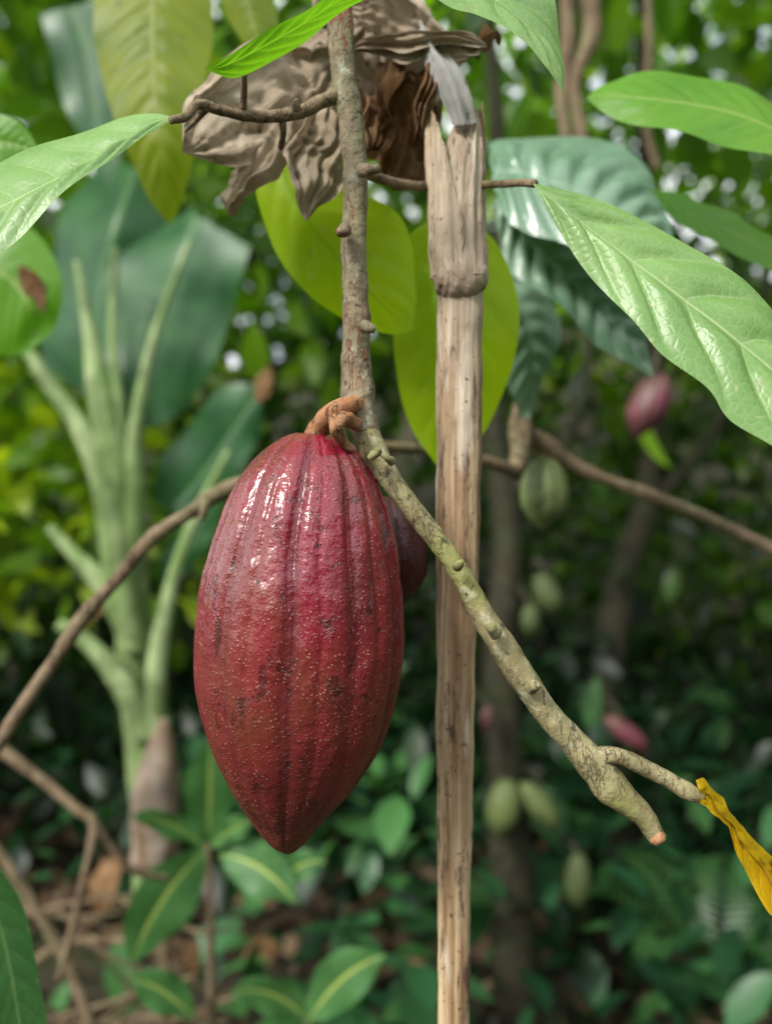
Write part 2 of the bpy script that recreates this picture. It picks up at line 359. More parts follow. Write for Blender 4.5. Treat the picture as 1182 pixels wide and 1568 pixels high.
# ------------------------------------------------------------ main branch
mb=MB()
def W(u,v,d): return P(u,v,d)
bm=[(W(508,125,.358),.008,.0022),(W(566,240,.36),.007,.002),(W(522,352,.36),.008,.0022),(W(565,480,.36),.009,.0022),(W(520,548,.36),.008,.002),(W(575,500,.36),.006,.001),(W(572,590,.36),.008,.0015)]
tube(mb,[(515,-60,.385,20),(520,20,.380,20),(526,110,.376,20),(538,190,.374,19),(545,290,.372,18),(541,370,.370,19),(545,470,.368,20),(546,560,.366,22),(549,615,.364,26),(560,660,.362,22),(572,700,.360,19),(590,730,.358,16)],n=230,seg=44,rough=0.09,bumps=bm,rs=90)
bm2=[(W(575,690,.345),.007,.002),(W(600,718,.345),.006,.0018),(W(755,985,.335),.011,.0022),(W(790,985,.335),.009,.0016),(W(826,1055,.33),.011,.0020),(W(775,1040,.33),.008,.0012),(W(925,1225,.33),.009,.0016),(W(905,1160,.33),.009,.0015)]
tube(mb,[(556,640,.362,15),(572,690,.359,19),(592,724,.357,18),(625,772,.355,16),(665,822,.353,16),(700,872,.350,17),(735,935,.347,18),(766,985,.345,21),(795,1030,.342,22),(835,1088,.339,20),(880,1140,.337,21),(920,1185,.335,26),(955,1222,.333,22),(985,1250,.332,17),(1008,1286,.331,13)],n=280,seg=40,rough=0.10,mi=1,bumps=bm2,rs=90,off=3)
tube(mb,[(905,1175,.336,17),(925,1158,.333,15),(955,1160,.331,12),(990,1178,.330,13),(1025,1195,.329,12),(1052,1212,.328,14),(1075,1222,.328,8)],n=90,seg=24,rough=0.10,mi=1,rs=100,off=8)
for (u,v,d,du,dv,r) in [(556,262,.36,26,-4,9),(812,1052,.328,14,-3,8),(758,968,.33,-14,-14,8),(600,706,.345,-16,-10,5),(578,692,.343,-14,10,6),(700,868,.335,8,-10,6),(530,352,.357,-14,6,8),(560,500,.355,14,6,8)]:
    tube(mb,[(u,v,d+.004,r*1.3),(u+du*.5,v+dv*.5,d,r),(u+du,v+dv,d,r*0.6)],n=12,seg=12,rough=0.25,mi=1 if v>600 else 0,rs=200)
tube(mb,[(1000,1275,.331,12),(1008,1284,.3295,13),(1013,1291,.3285,9)],n=8,seg=16,rough=0.2,mi=2,rs=300)
tube(mb,[(552,618,.362,16),(530,622,.352,14),(508,632,.350,15),(491,650,.353,15),(482,672,.359,19)],n=60,seg=28,rough=0.10,mi=2,rs=150)
tube(mb,[(545,650,.355,10),(530,642,.345,12),(518,650,.340,11),(522,672,.345,9),(540,690,.350,6)],n=40,seg=20,rough=0.22,mi=2,rs=200)
tube(mb,[(512,640,.343,8),(510,655,.338,7),(512,668,.34,4)],n=14,seg=12,rough=0.25,mi=2,rs=200)
tube(mb,[(530,140,.376,14),(495,155,.372,11),(450,175,.368,10),(400,178,.362,9),(350,172,.355,8),(305,160,.349,8),(285,178,.345,7),(262,184,.340,6)],n=90,seg=20,rough=0.14,mi=3,rs=140)
tube(mb,[(372,172,.358,6),(374,140,.352,5),(374,112,.345,5)],n=16,seg=12,rough=0.1,mi=3)
tube(mb,[(432,180,.366,6),(434,205,.37,5),(430,225,.38,5)],n=16,seg=12,rough=0.1,mi=3)
tube(mb,[(318,165,.350,6),(300,185,.36,4),(285,200,.38,3)],n=14,seg=10,rough=0.1,mi=3)
for (u,v) in [(305,158),(455,164)]:
    tube(mb,[(u,v+4,.352,8),(u-2,v-6,.350,7),(u+2,v-10,.350,4)],n=8,seg=10,rough=0.3,mi=3,rs=220)
tube(mb,[(555,262,.372,10),(590,276,.385,8),(640,285,.40,7),(700,284,.41,7),(760,282,.39,6),(795,280,.365,6),(818,281,.35,6)],n=70,seg=16,rough=0.1,mi=3)
mb.done('cacao_branch',[M_bark,M_bark2,M_ped,M_twig])

# ------------------------------------------------------------ dry stalk
mb=MB()
def flute(th,s):
    k=1.0
    for c,w,dp in ((1.1,.16,.10),(2.0,.10,.06),(3.3,.14,.08),(3.9,.07,.10),(4.25,.10,.14),(4.75,.08,.20),(5.2,.09,.15),(5.8,.12,.05),(0.2,.2,.06)):
        q=(th-c+math.pi+.12*math.sin(s*9))%(2*math.pi)-math.pi; k-=dp*math.exp(-(q/w)**2)
    return k
def tk(pts,d): return [(u,v,d,r) for u,v,r in pts]
tube(mb,tk([(703,415,38),(704,440,37),(704,470,35),(703,560,35),(702,700,34.5),(700,850,32.5),(698,980,30),(697,1100,29),(696,1250,27),(695,1400,25),(694,1620,24),(692,1900,23)],.405),n=340,seg=72,rough=0.05,fn=flute,rs=55,ell=0.8)
tube(mb,[(722,176,.414,6),(716,190,.411,18),(710,225,.407,29),(705,270,.404,35),(701,320,.402,38),(701,380,.401,38),(704,412,.400,38),(707,424,.401,41),(705,433,.401,38),(703,443,.405,33)],n=150,seg=64,rough=0.11,fn=flute,rs=50,ell=0.8)
def wrap(a0,a1,rows,seed,Q=16):
    """loose sheath layer: arc of the stalk from angle a0 to a1 (0 = right, 90 = towards viewer)"""
    N=90; C=cr([(*P(u,v,d),r*K*d,t0,t1) for u,v,r,d,t0,t1 in rows],N); G=np.zeros((N,Q*2+1,3)); UV=np.zeros((N,Q*2+1,2))
    for i in range(N):
        x,y,z,r,t0,t1=C[i]
        for j in range(Q*2+1):
            s=j/(2*Q); th=math.radians(a0+t0+(a1-t1-a0-t0)*s)
            k=1.0+.07*math.sin(th*13+seed)+.10*nz((math.cos(th)*.02,math.sin(th)*.02+seed,z*.35),70,seed)+.06*nz((math.cos(th)*.02,seed,z),110,seed)
            G[i,j]=(x+math.cos(th)*r*k,y-math.sin(th)*r*k*.85,z+(.012*nz((th*.05,seed,0),60,seed)+.006*nz((th*.05,seed,0),160,seed))*(1-i/N)**2); UV[i,j]=(s,i/N)
    mb.grid(G,UV)
wrap(80,215,[(682,158,26,.412,70,30),(684,190,30,.408,45,10),(688,240,36,.405,25,0),(694,300,40,.403,10,0),(699,370,41,.402,0,0),(703,425,41,.402,20,0)],2.0)
wrap(-30,98,[(712,176,25,.412,0,35),(710,205,30,.408,0,20),(706,260,36,.405,0,8),(703,320,39,.403,0,0),(702,380,40,.402,0,0),(704,428,41,.402,0,20)],6.0)
mb.done('dry_banana_stalk',M_stalk)

# ------------------------------------------------------------ dry curled leaves
mb=MB()
DP=[(0,0.1),(0.1,.5),(0.25,.85),(0.45,1.0),(0.62,.92),(0.8,.7),(0.92,.35),(1,0.02)]
def dry(b,t,c,hw,mi=0,tilt=0.3,cr_=.011,pl=.0025,**k): leafpx(mb,b,t,c,hw,tilt=tilt,mi=mi,prof=DP,N=100,Q=30,puff=0,wave=.003,crumple=cr_,pleat=pl,seed=random.random()*20,**k)
dry((525,95,.42),(280,232,.40),(400,150,.39),76,0)
dry((500,140,.41),(352,330,.42),(395,235,.40),54,0,tilt=-.4)
dry((515,150,.405),(470,338,.40),(485,230,.39),46,0,tilt=.6)
dry((540,60,.43),(390,140,.42),(450,60,.41),48,0,tilt=-.5)
dry((520,20,.43),(720,90,.42),(620,45,.40),48,0,tilt=-.4)
dry((560,40,.44),(660,190,.44),(620,100,.42),70,0,tilt=-.4)
dry((545,75,.415),(745,72,.41),(640,50,.39),20,0,tilt=-.7,cr_=.007)
dry((560,150,.42),(560,235,.41),(600,190,.40),26,1,tilt=.4)
dry((600,90,.42),(575,205,.41),(615,150,.40),26,1,tilt=-.5)
dry((625,110,.43),(600,290,.43),(650,200,.42),52,1,tilt=.3)
dry((560,110,.45),(640,260,.45),(600,200,.44),80,1,tilt=.2)
dry((600,-30,.44),(500,70,.43),(540,0,.42),55,0,tilt=.3)
dry((640,120,.41),(632,215,.405),(655,160,.40),12,1,tilt=.3)
dry((735,85,.42),(765,70,.42),(750,60,.42),10,1)
leafgrid(mb,[P(612,-20,.42),P(632,60,.41),P(665,130,.40),P(692,192,.40)],[P(628,-20,.41),P(652,60,.40),P(690,130,.392),P(710,192,.395)],[P(640,-20,.42),P(675,60,.41),P(712,120,.40),P(730,190,.40)],mi=2,N=60,Q=8,puff=0,wave=.001,crumple=.002,pleat=.0008)
mb.done('dry_leaf_cluster',[M_dry,M_dryb,M_dryw])

# ------------------------------------------------------------ foreground leaves
def edgeleaf(name,L,M,R,mat,**k):
    mb=MB(); leafgrid(mb,[P(*p) for p in L],[P(*p) for p in M],[P(*p) for p in R],**k); return mb.done(name,mat)
edgeleaf('cacao_leaf',[(270,180,.345),(235,174,.347),(180,184,.350),(90,212,.350),(0,250,.348),(-110,300,.345)],
 [(270,180,.345),(240,186,.342),(195,212,.336),(110,262,.330),(0,318,.325),(-110,372,.322)],
 [(270,180,.345),(238,200,.340),(205,218,.334),(100,296,.322),(0,386,.315),(-110,440,.310)],M_gloss,N=110,Q=16,NV=6,slant=1.3,puff=.0020,wave=.0008)
edgeleaf('cacao_leaf',[(314,106,.335),(350,84,.330),(430,36,.325),(480,8,.322),(560,-50,.32)],
 [(314,106,.335),(352,98,.334),(440,52,.330),(500,14,.328),(580,-38,.325)],
 [(314,106,.335),(368,118,.340),(450,74,.338),(530,16,.335),(610,-30,.332)],M_fresh,N=90,Q=12,NV=7,slant=1.6,puff=.0008,wave=.0005)
edgeleaf('cacao_leaf',[(560,-110,.33),(670,-5,.330),(730,25,.328),(800,60,.33),(835,100,.332),(862,142,.336)],
 [(620,-130,.34),(720,-30,.34),(780,15,.338),(825,60,.337),(850,105,.336),(862,142,.336)],
 [(700,-130,.36),(820,-60,.36),(846,-5,.358),(856,45,.352),(862,100,.344),(862,142,.336)],M_gloss,N=100,Q=12,NV=6,slant=1.3,puff=.0016,wave=.0008)
edgeleaf('cacao_leaf',[(815,280,.350),(850,288,.352),(930,315,.356),(1020,352,.356),(1110,412,.352),(1190,482,.345),(1300,600,.34)],
 [(815,280,.350),(855,312,.346),(930,372,.342),(1010,432,.335),(1100,500,.328),(1190,575,.322),(1300,680,.315)],
 [(815,280,.350),(850,345,.344),(905,420,.336),(965,490,.328),(1010,545,.322),(1085,592,.314),(1120,640,.310),(1190,690,.306),(1300,780,.30)],M_gloss,N=130,Q=20,NV=6,slant=1.3,puff=.0038,wave=.0014)
edgeleaf('cacao_leaf',[(1190,160,.48),(1130,132,.485),(1060,114,.49),(980,112,.49),(925,128,.485),(898,150,.48)],
 [(1190,200,.45),(1130,175,.46),(1060,160,.465),(980,150,.47),(925,146,.478),(898,150,.48)],
 [(1190,242,.44),(1130,228,.445),(1060,208,.45),(985,192,.46),(930,178,.475),(898,150,.48)],M_fresh,N=90,Q=12,NV=7,puff=.0012,wave=.001)
edgeleaf('cacao_leaf',[(990,290,.53),(1050,300,.53),(1110,322,.53),(1200,370,.53)],
 [(990,290,.52),(1050,325,.52),(1110,350,.52),(1200,395,.52)],
 [(990,290,.52),(1045,345,.51),(1110,380,.51),(1200,428,.51)],M_fresh,N=60,Q=10,NV=7,puff=.001,wave=.001)
edgeleaf('cacao_leaf',[(762,300,.56),(750,240,.60),(765,214,.61),(850,204,.62),(930,222,.61),(990,260,.60),(1025,330,.57),(1030,375,.55)],
 [(752,270,.56),(775,262,.565),(810,270,.56),(870,290,.55),(920,315,.55),(970,345,.55),(1005,365,.55),(1030,375,.55)],
 [(770,320,.56),(772,330,.54),(795,345,.53),(850,370,.525),(900,400,.52),(960,410,.52),(1000,400,.53),(1030,375,.55)],M_blue,N=100,Q=16,NV=9,puff=.009,wave=.003)
edgeleaf('cacao_leaf',[(760,300,.62),(800,300,.63),(880,350,.63),(950,430,.62),(985,500,.60),(1000,580,.57)],
 [(760,310,.58),(790,350,.58),(850,410,.57),(905,460,.57),(955,520,.57),(1000,580,.57)],
 [(750,320,.57),(770,380,.56),(810,440,.55),(880,490,.55),(940,545,.56),(1000,580,.57)],M_blue,N=100,Q=16,NV=9,puff=.009,wave=.003)
edgeleaf('cacao_leaf',[(745,400,.66),(790,380,.67),(840,440,.67),(855,520,.66),(810,640,.64)],
 [(745,400,.64),(775,430,.64),(800,480,.63),(810,540,.63),(800,640,.64)],
 [(745,400,.64),(745,440,.62),(755,500,.61),(770,570,.62),(795,640,.64)],M_blue,N=60,Q=10,NV=9,puff=.004,wave=.002)
edgeleaf('cacao_leaf',[(425,215,.45),(392,250,.45),(396,310,.45),(425,390,.45),(470,450,.45),(530,490,.45),(600,512,.45),(632,505,.45)],
 [(425,215,.45),(432,260,.445),(458,320,.44),(495,370,.44),(540,420,.44),(580,460,.445),(612,490,.45),(632,505,.45)],
 [(425,215,.45),(455,240,.45),(500,270,.45),(560,300,.455),(610,330,.455),(632,380,.455),(636,450,.455),(632,505,.45)],M_lime,N=90,Q=14,NV=7,puff=.0015,wave=.002)
edgeleaf('cacao_leaf',[(680,325,.48),(625,365,.48),(602,440,.48),(602,520,.48),(612,600,.48),(632,660,.48),(668,712,.48)],
 [(690,325,.48),(692,400,.475),(695,470,.47),(695,540,.47),(690,610,.475),(682,670,.48),(670,712,.48)],
 [(710,325,.48),(765,380,.48),(792,450,.48),(792,520,.48),(775,590,.48),(735,670,.48),(672,712,.48)],M_lime,N=100,Q=14,NV=7,puff=.0015,wave=.002)
edgeleaf('cacao_leaf',[(150,-40,.66),(145,60,.65),(165,150,.64),(195,230,.64),(225,300,.65),(262,345,.66)],
 [(240,-60,.65),(236,50,.64),(240,150,.63),(248,230,.63),(255,300,.645),(262,345,.66)],
 [(325,-40,.66),(325,60,.65),(312,150,.64),(298,230,.64),(282,300,.65),(262,345,.66)],M_olive,N=90,Q=14,NV=11,puff=.003,wave=.003)
edgeleaf('cacao_leaf',[(325,-40,.62),(345,20,.62),(375,70,.62),(412,125,.62)],[(370,-40,.61),(385,20,.61),(398,70,.61),(412,125,.62)],[(410,-40,.62),(425,20,.62),(425,70,.62),(412,125,.62)],M_olive,N=40,Q=8)
edgeleaf('cacao_leaf',[(-60,160,.5),(-10,170,.5),(35,190,.5),(60,230,.5)],[(-60,210,.5),(-10,215,.5),(30,222,.5),(60,230,.5)],[(-60,260,.5),(-10,265,.5),(30,250,.5),(60,230,.5)],M_fresh,N=40,Q=8)
edgeleaf('cacao_leaf',[(-60,330,.7),(0,330,.7),(60,360,.7),(95,430,.7),(85,500,.7),(50,535,.7)],[(-60,400,.7),(-10,410,.69),(25,435,.69),(45,470,.69),(50,505,.7),(50,535,.7)],[(-60,500,.7),(-40,530,.7),(-20,540,.7),(10,545,.7),(35,542,.7),(50,535,.7)],M_fresh,N=50,Q=10)
mb=MB()
leafgrid(mb,[P(1062,1196,.326),P(1080,1190,.322),P(1110,1215,.318),P(1125,1250,.316),P(1160,1290,.314),P(1215,1350,.31)],[P(1064,1215,.328),P(1085,1218,.330),P(1105,1245,.330),P(1130,1275,.328),P(1165,1330,.325),P(1220,1420,.32)],
 [P(1066,1228,.328),P(1080,1236,.328),P(1105,1258,.326),P(1128,1300,.322),P(1150,1360,.318),P(1195,1410,.314)],N=70,Q=10,puff=.001,wave=.001,crumple=.0035,NV=8)
mb.done('yellow_leaf',M_yellow)
edgeleaf('cacao_leaf',[(-60,1290,.45),(-10,1310,.45),(30,1380,.45),(55,1460,.45),(70,1560,.45),(70,1640,.45)],[(-60,1330,.46),(-20,1360,.46),(5,1430,.46),(20,1500,.46),(35,1580,.46),(70,1640,.45)],[(-60,1400,.47),(-50,1450,.47),(-40,1500,.47),(-30,1560,.47),(0,1620,.47),(70,1640,.45)],M_dark,N=50,Q=10)

# ------------------------------------------------------------ mid twigs
mb=MB()
tube(mb,[(380,735,.58,9),(340,752,.6,12),(290,785,.6,10),(235,822,.6,11),(185,880,.6,10),(125,950,.6,12),(85,1010,.6,10),(40,1075,.6,11),(-10,1150,.6,10),(-80,1240,.6,10)],n=90,seg=16,rough=0.15,rs=50)
tube(mb,[(315,770,.595,9),(312,785,.59,7),(308,798,.59,4)],n=20,seg=10,rough=.2)
mb.done('bare_branch',M_twig)
mb=MB()
tube(mb,[(-60,1080,.9,8),(0,1145,.9,9),(60,1190,.9,8),(120,1240,.9,8),(145,1265,.9,8),(130,1340,.9,6),(110,1430,.9,6),(90,1500,.9,5)],n=60,seg=12,rough=.15,rs=50)
tube(mb,[(145,1260,.9,6),(200,1330,.92,6),(260,1345,.95,4)],n=30,seg=10)
tube(mb,[(-10,1290,1.1,8),(60,1400,1.1,8),(110,1490,1.1,8),(150,1600,1.1,7)],n=40,seg=12,rough=.2)
tube(mb,[(20,1500,1.3,7),(100,1445,1.3,7),(200,1440,1.3,6)],n=30,seg=10,rough=.2)
for k in range(26):
    u=random.uniform(-60,330); v=random.uniform(1330,1600); an=random.uniform(0,3.14); L_=random.uniform(40,140); d=random.uniform(1.15,1.7)
    tube(mb,[(u-L_*math.cos(an),v-L_*.6*math.sin(an),d,2.5),(u,v+random.uniform(-14,14),d,3.6),(u+L_*math.cos(an),v+L_*.6*math.sin(an),d+.05,2)],n=16,seg=8,rough=.2,rs=30)
mb.done('fallen_twig',M_twig)
mb=MB()
tube(mb,[(560,680,.55,8),(600,685,.56,9),(660,690,.58,9),(740,706,.62,10),(790,722,.65,11)],n=50,seg=14,rough=.12,rs=40)
tube(mb,[(800,600,.68,11),(797,650,.67,17),(795,690,.66,15),(788,730,.65,10)],n=40,seg=16,rough=.15,rs=40)
tube(mb,[(805,665,.68,13),(830,680,.69,17),(870,708,.7,12),(930,735,.7,9),(1000,760,.7,11),(1080,792,.7,9),(1150,825,.7,10),(1260,880,.7,9)],n=90,seg=16,rough=.15,rs=40)
tube(mb,[(830,682,.69,9),(832,700,.69,6),(833,712,.69,5)],n=12,seg=8)
mb.done('cacao_branch',M_twig)

# ------------------------------------------------------------ banana plant
ban=empty('banana_plant')
def flat(name,c,c2,rough=.5,scale=12,tr=0.0):
    t=NT(name); co=t.coord((1,1,.15)); n=t.noise(co,scale*3,5); n2=t.noise(t.coord(),scale,3)
    col=t.mix(t.mr(n,.35,.65),c,c2); col=t.mix(t.mr(n2,.45,.65,0,.7),col,tuple(x*.4 for x in c))
    return t.done(t.pr(Base_Color=col,Roughness=rough,Normal=t.bump(n,.003,.5),Specular_IOR_Level=.3))
M_bstem=flat('banana_pseudostem',(0.19,0.30,0.09),(0.38,0.48,0.23),.45)
M_bdry=flat('banana_dry_sheath',(0.38,0.31,0.24),(0.18,0.11,0.06),.7)
mb=MB()
D=1.35
tube(mb,[(240,1420,D,38),(238,1300,D,34),(228,1180,D,32),(215,1080,D,28),(205,980,D,27),(198,880,D,28),(190,780,D,30),(180,700,D,30),(172,640,D,16)],n=90,seg=24,rough=.08,rs=12)
for pts in ([(205,1000,16),(180,850,24),(160,740,21),(120,650,14),(70,580,11),(30,520,9),(-40,440,8)],
            [(195,900,16),(208,760,17),(208,660,12),(235,520,7),(290,370,4)],
            [(185,800,20),(172,690,20),(155,600,20),(140,520,12),(118,400,5)],
            [(190,760,14),(180,620,10),(172,500,7),(178,380,5)],
            [(240,1130,16),(240,1020,16),(255,930,12),(270,870,10),(300,790,8),(350,690,5)],
            [(225,1130,20),(190,1050,20),(140,990,14),(90,955,9)],
            [(200,980,16),(160,900,16),(115,850,11),(75,808,7)]):
    tube(mb,[(u,v,D-.04-i*.004,r) for i,(u,v,r) in enumerate(pts)],n=50,seg=14,rough=.09,rs=15)
tube(mb,[(236,1320,D-.05,36),(240,1220,D-.05,34),(246,1150,D-.05,22),(250,1100,D-.05,8)],n=30,seg=16,rough=.2,rs=15,mi=1)
mb.done('pseudostem',[M_bstem,M_bdry],ban)
mb=MB()
leafgrid(mb,[P(205,660,D),P(170,600,D),P(150,500,D+.03),P(170,420,D+.05),P(220,360,D+.05),P(300,320,D+.05)],[P(205,660,D),P(220,590,D),P(238,520,D),P(258,450,D),P(280,390,D),P(300,330,D+.03)],
 [P(205,660,D),P(262,640,D),P(330,560,D),P(350,480,D),P(372,430,D),P(385,380,D)],N=90,Q=12,NV=38,slant=3,puff=.003,wave=.008)
leafgrid(mb,[P(60,560,D+.2),P(75,460,D+.2),P(85,380,D+.2),P(110,300,D+.2),P(160,240,D+.25)],[P(160,620,D+.15),P(150,520,D+.1),P(160,420,D+.1),P(180,340,D+.1),P(210,260,D+.15)],[P(200,600,D+.15),P(230,500,D+.15),P(250,420,D+.15),P(265,340,D+.15),P(260,270,D+.2)],N=80,Q=12,NV=38,slant=3,puff=.003,wave=.008)
leafgrid(mb,[P(230,760,D),P(250,700,D),P(290,650,D),P(345,590,D),P(400,590,D)],[P(260,780,D),P(300,740,D),P(335,690,D),P(370,640,D),P(400,590,D)],[P(280,790,D),P(330,770,D),P(375,710,D),P(400,650,D),P(400,590,D)],N=60,Q=10,NV=30,slant=3,puff=.003,wave=.006)
leafgrid(mb,[P(240,890,D),P(255,840,D),P(280,790,D),P(320,750,D)],[P(250,895,D),P(280,850,D),P(305,800,D),P(330,750,D)],[P(270,890,D),P(310,850,D),P(335,800,D),P(340,750,D)],N=40,Q=8,NV=20,slant=3,puff=.003,wave=.004)
leafgrid(mb,[P(60,20,D),P(80,80,D),P(90,140,D),P(130,220,D),P(170,290,D)],[P(110,10,D),P(130,70,D),P(140,140,D),P(150,220,D),P(170,290,D)],[P(160,0,D),P(190,70,D),P(200,140,D),P(190,220,D),P(170,290,D)],N=40,Q=8,NV=20,slant=3,puff=.003,wave=.006)
mb.done('leaf_blades',M_banana,ban)

# ------------------------------------------------------------ background cacao tree with pods
ct=empty('cacao_tree'); mb=MB()
def trunk(mb,pts,d,**k): tube(mb,[(u,v,d,r) for u,v,r in pts],n=60,seg=20,rough=.16,rs=9,**k)
trunk(mb,[(800,1700,38),(785,1400,33),(775,1200,31),(765,1000,27),(778,850,24),(770,760,20),(755,600,15),(770,420,13),(760,200,12),(740,-100,10)],1.9)
trunk(mb,[(770,760,12),(850,700,9),(900,560,8),(880,300,7),(870,150,7),(890,-60,7)],1.9)
mb.done('trunk',M_trunk,ct)
for (u,v,w,h,m,l) in [(770,1238,52,88,M_podg2,.1),(826,1235,44,74,M_podg2,-.6),(885,1350,40,84,M_podg,0),(838,912,42,66,M_podg,-.3),(812,950,30,50,M_podg,0),(960,1125,46,58,M_podp,-.9),(746,1100,20,38,M_podp,0)]:
    minipod('pod',u,v,w,h,1.8,m,ct,lean=-l)
mb=MB()
for (u,v) in [(770,1194),(826,1200),(885,1308),(838,880),(812,925),(950,1096),(746,1080)]:
    tube(mb,[(u,v+5,1.8,4),(u-6,v-10,1.82,4),(u-20,v-25,1.88,5)],n=10,seg=8)
mb.done('pod_stems',M_trunk,ct)
ct2=empty('cacao_tree'); mb=MB()
trunk(mb,[(960,1600,36),(945,1300,30),(925,1100,26),(950,900,22),(985,780,19),(1000,640,14),(1000,450,12),(985,200,11),(980,-80,10)],2.6)
trunk(mb,[(990,780,12),(1060,700,9),(1140,560,7),(1200,300,6)],2.6)
mb.done('trunk',M_trunk,ct2)
minipod('pod',992,622,64,96,1.2,M_podp,ct2,lean=-.3)
mb=MB(); tube(mb,[(1000,575,1.2,5),(1005,550,1.22,6),(1010,520,1.4,7),(1005,480,2.5,8)],n=20,seg=8); mb.done('pod_stem',M_trunk,ct2)
minipod('cacao_pod',833,757,74,112,.69,M_podg2,None)
mb=MB()
tube(mb,[(862,-40,1.1,10),(870,60,1.1,11),(858,150,1.1,10),(872,240,1.1,8)],n=40,seg=12,rough=.2,rs=20)
tube(mb,[(900,-40,1.2,12),(905,50,1.2,14),(880,130,1.2,10),(890,220,1.2,9),(880,330,1.2,6)],n=40,seg=12,rough=.2,rs=20)
tube(mb,[(990,-40,1.3,6),(993,80,1.3,6),(985,170,1.3,5),(1005,260,1.3,5)],n=40,seg=10,rough=.2,rs=20)
mb.done('hanging_vine',M_twig)

# ------------------------------------------------------------ understory plants
us=empty('understory_shrub')
mb=MB()
UL=[((318,1295),(200,1478),(240,1370),50),((318,1292),(322,1125),(322,1210),38),((335,1310),(455,1385),(400,1310),38),((318,1300),(200,1250),(260,1245),24),((470,1568),(592,1462),(520,1480),38),
 ((480,1570),(350,1520),(420,1500),32),((420,1360),(500,1320),(460,1310),22),((300,1560),(200,1500),(240,1500),30),((320,1300),(390,1255),(360,1260),18)]
for i,(b,t_,c,hw) in enumerate(UL):
    d=1.05 if i!=4 else .95
    leafpx(mb,(*b,d),(*t_,d-.03),(*c,d-.02),hw,tilt=random.uniform(-.5,.5),N=40,Q=8,puff=.0012,wave=.003,lift=(.15,.15))
mb.done('leaves',M_under,us)
mb=MB()
tube(mb,[(318,1292,1.05,5),(322,1400,1.06,6),(325,1700,1.1,8),(325,2050,1.1,9)],n=30,seg=10); tube(mb,[(470,1568,.95,5),(465,1700,.96,7),(460,2100,1,8)],n=20,seg=8)
tube(mb,[(250,1568,1.3,8),(255,1480,1.3,8),(240,1380,1.3,6)],n=20,seg=8)
mb.done('stems',M_twig,us)

M_mass=massmat('forest_leaves',.45,.38,2.4)
M_massd=massmat('shade_leaves',.25,.42,1.6,.03)
pal_low=[(.015,.07,.03),(.025,.10,.04),(.04,.14,.055),(.010,.045,.02),(.06,.19,.06)]  # darkened palette: shade of the low background is in the leaf colour
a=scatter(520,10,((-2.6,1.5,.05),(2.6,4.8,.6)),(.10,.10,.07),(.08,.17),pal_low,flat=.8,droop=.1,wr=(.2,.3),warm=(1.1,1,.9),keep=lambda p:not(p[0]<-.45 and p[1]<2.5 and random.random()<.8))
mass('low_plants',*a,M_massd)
a=scatter(560,12,((-2.4,2.2,.3),(3.2,4.6,1.3)),(.12,.12,.10),(.06,.13),[(.007,.028,.009),(.010,.036,.011),(.018,.058,.015),(.005,.018,.007)],flat=.6,warm=(1.1,1,.9),keep=lambda p: p[2]<.85+.15*math.sin(p[0]*4))  # very dark leaf colours carry the shade of the lower background
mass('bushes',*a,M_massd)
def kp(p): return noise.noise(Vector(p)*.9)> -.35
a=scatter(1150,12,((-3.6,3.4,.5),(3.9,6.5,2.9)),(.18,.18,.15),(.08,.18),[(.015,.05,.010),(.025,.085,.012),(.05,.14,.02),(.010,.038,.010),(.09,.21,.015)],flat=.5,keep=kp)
mass('fill_blocking_foliage',*a,M_mass)
a=scatter(230,12,((-2.4,2.4,1.1),(-.75,3.3,2.3)),(.13,.13,.1),(.07,.15),[(.17,.33,.015),(.26,.42,.02),(.09,.22,.015)],flat=.5)  # leaf colours boosted to stand for bright highlights on the left
mass('fill_blocking_foliage',*a,M_mass)
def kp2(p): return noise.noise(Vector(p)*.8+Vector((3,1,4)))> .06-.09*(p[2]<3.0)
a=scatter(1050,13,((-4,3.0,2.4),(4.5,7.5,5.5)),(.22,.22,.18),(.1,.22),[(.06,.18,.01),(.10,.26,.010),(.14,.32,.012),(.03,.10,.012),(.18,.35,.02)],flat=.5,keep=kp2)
mass('fill_blocking_foliage',*a,M_mass)
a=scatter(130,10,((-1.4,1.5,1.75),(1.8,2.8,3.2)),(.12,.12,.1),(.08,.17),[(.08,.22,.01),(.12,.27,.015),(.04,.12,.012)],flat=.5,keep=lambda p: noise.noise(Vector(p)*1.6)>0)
mass('fill_blocking_foliage',*a,M_mass)
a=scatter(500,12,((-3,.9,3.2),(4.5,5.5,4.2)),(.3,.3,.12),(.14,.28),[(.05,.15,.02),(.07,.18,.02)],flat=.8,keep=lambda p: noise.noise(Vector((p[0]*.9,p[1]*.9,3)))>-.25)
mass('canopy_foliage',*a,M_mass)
a=scatter(320,11,((-5,-4.5,-.1),(5,-2.6,2.0)),(.3,.3,.25),(.22,.4),[(.03,.09,.02),(.05,.13,.02)],flat=.4,wr=(.3,.4))  # unseen foliage added behind the camera to cut low sky fill
mass('fill_blocking_foliage',*a,M_massd)
a=scatter(180,11,((2.2,-2.4,-.1),(4.5,3.0,2.8)),(.3,.3,.25),(.22,.4),[(.03,.09,.02),(.05,.13,.02)],flat=.4,wr=(.3,.4))
mass('fill_blocking_foliage',*a,M_massd)
mb=MB()
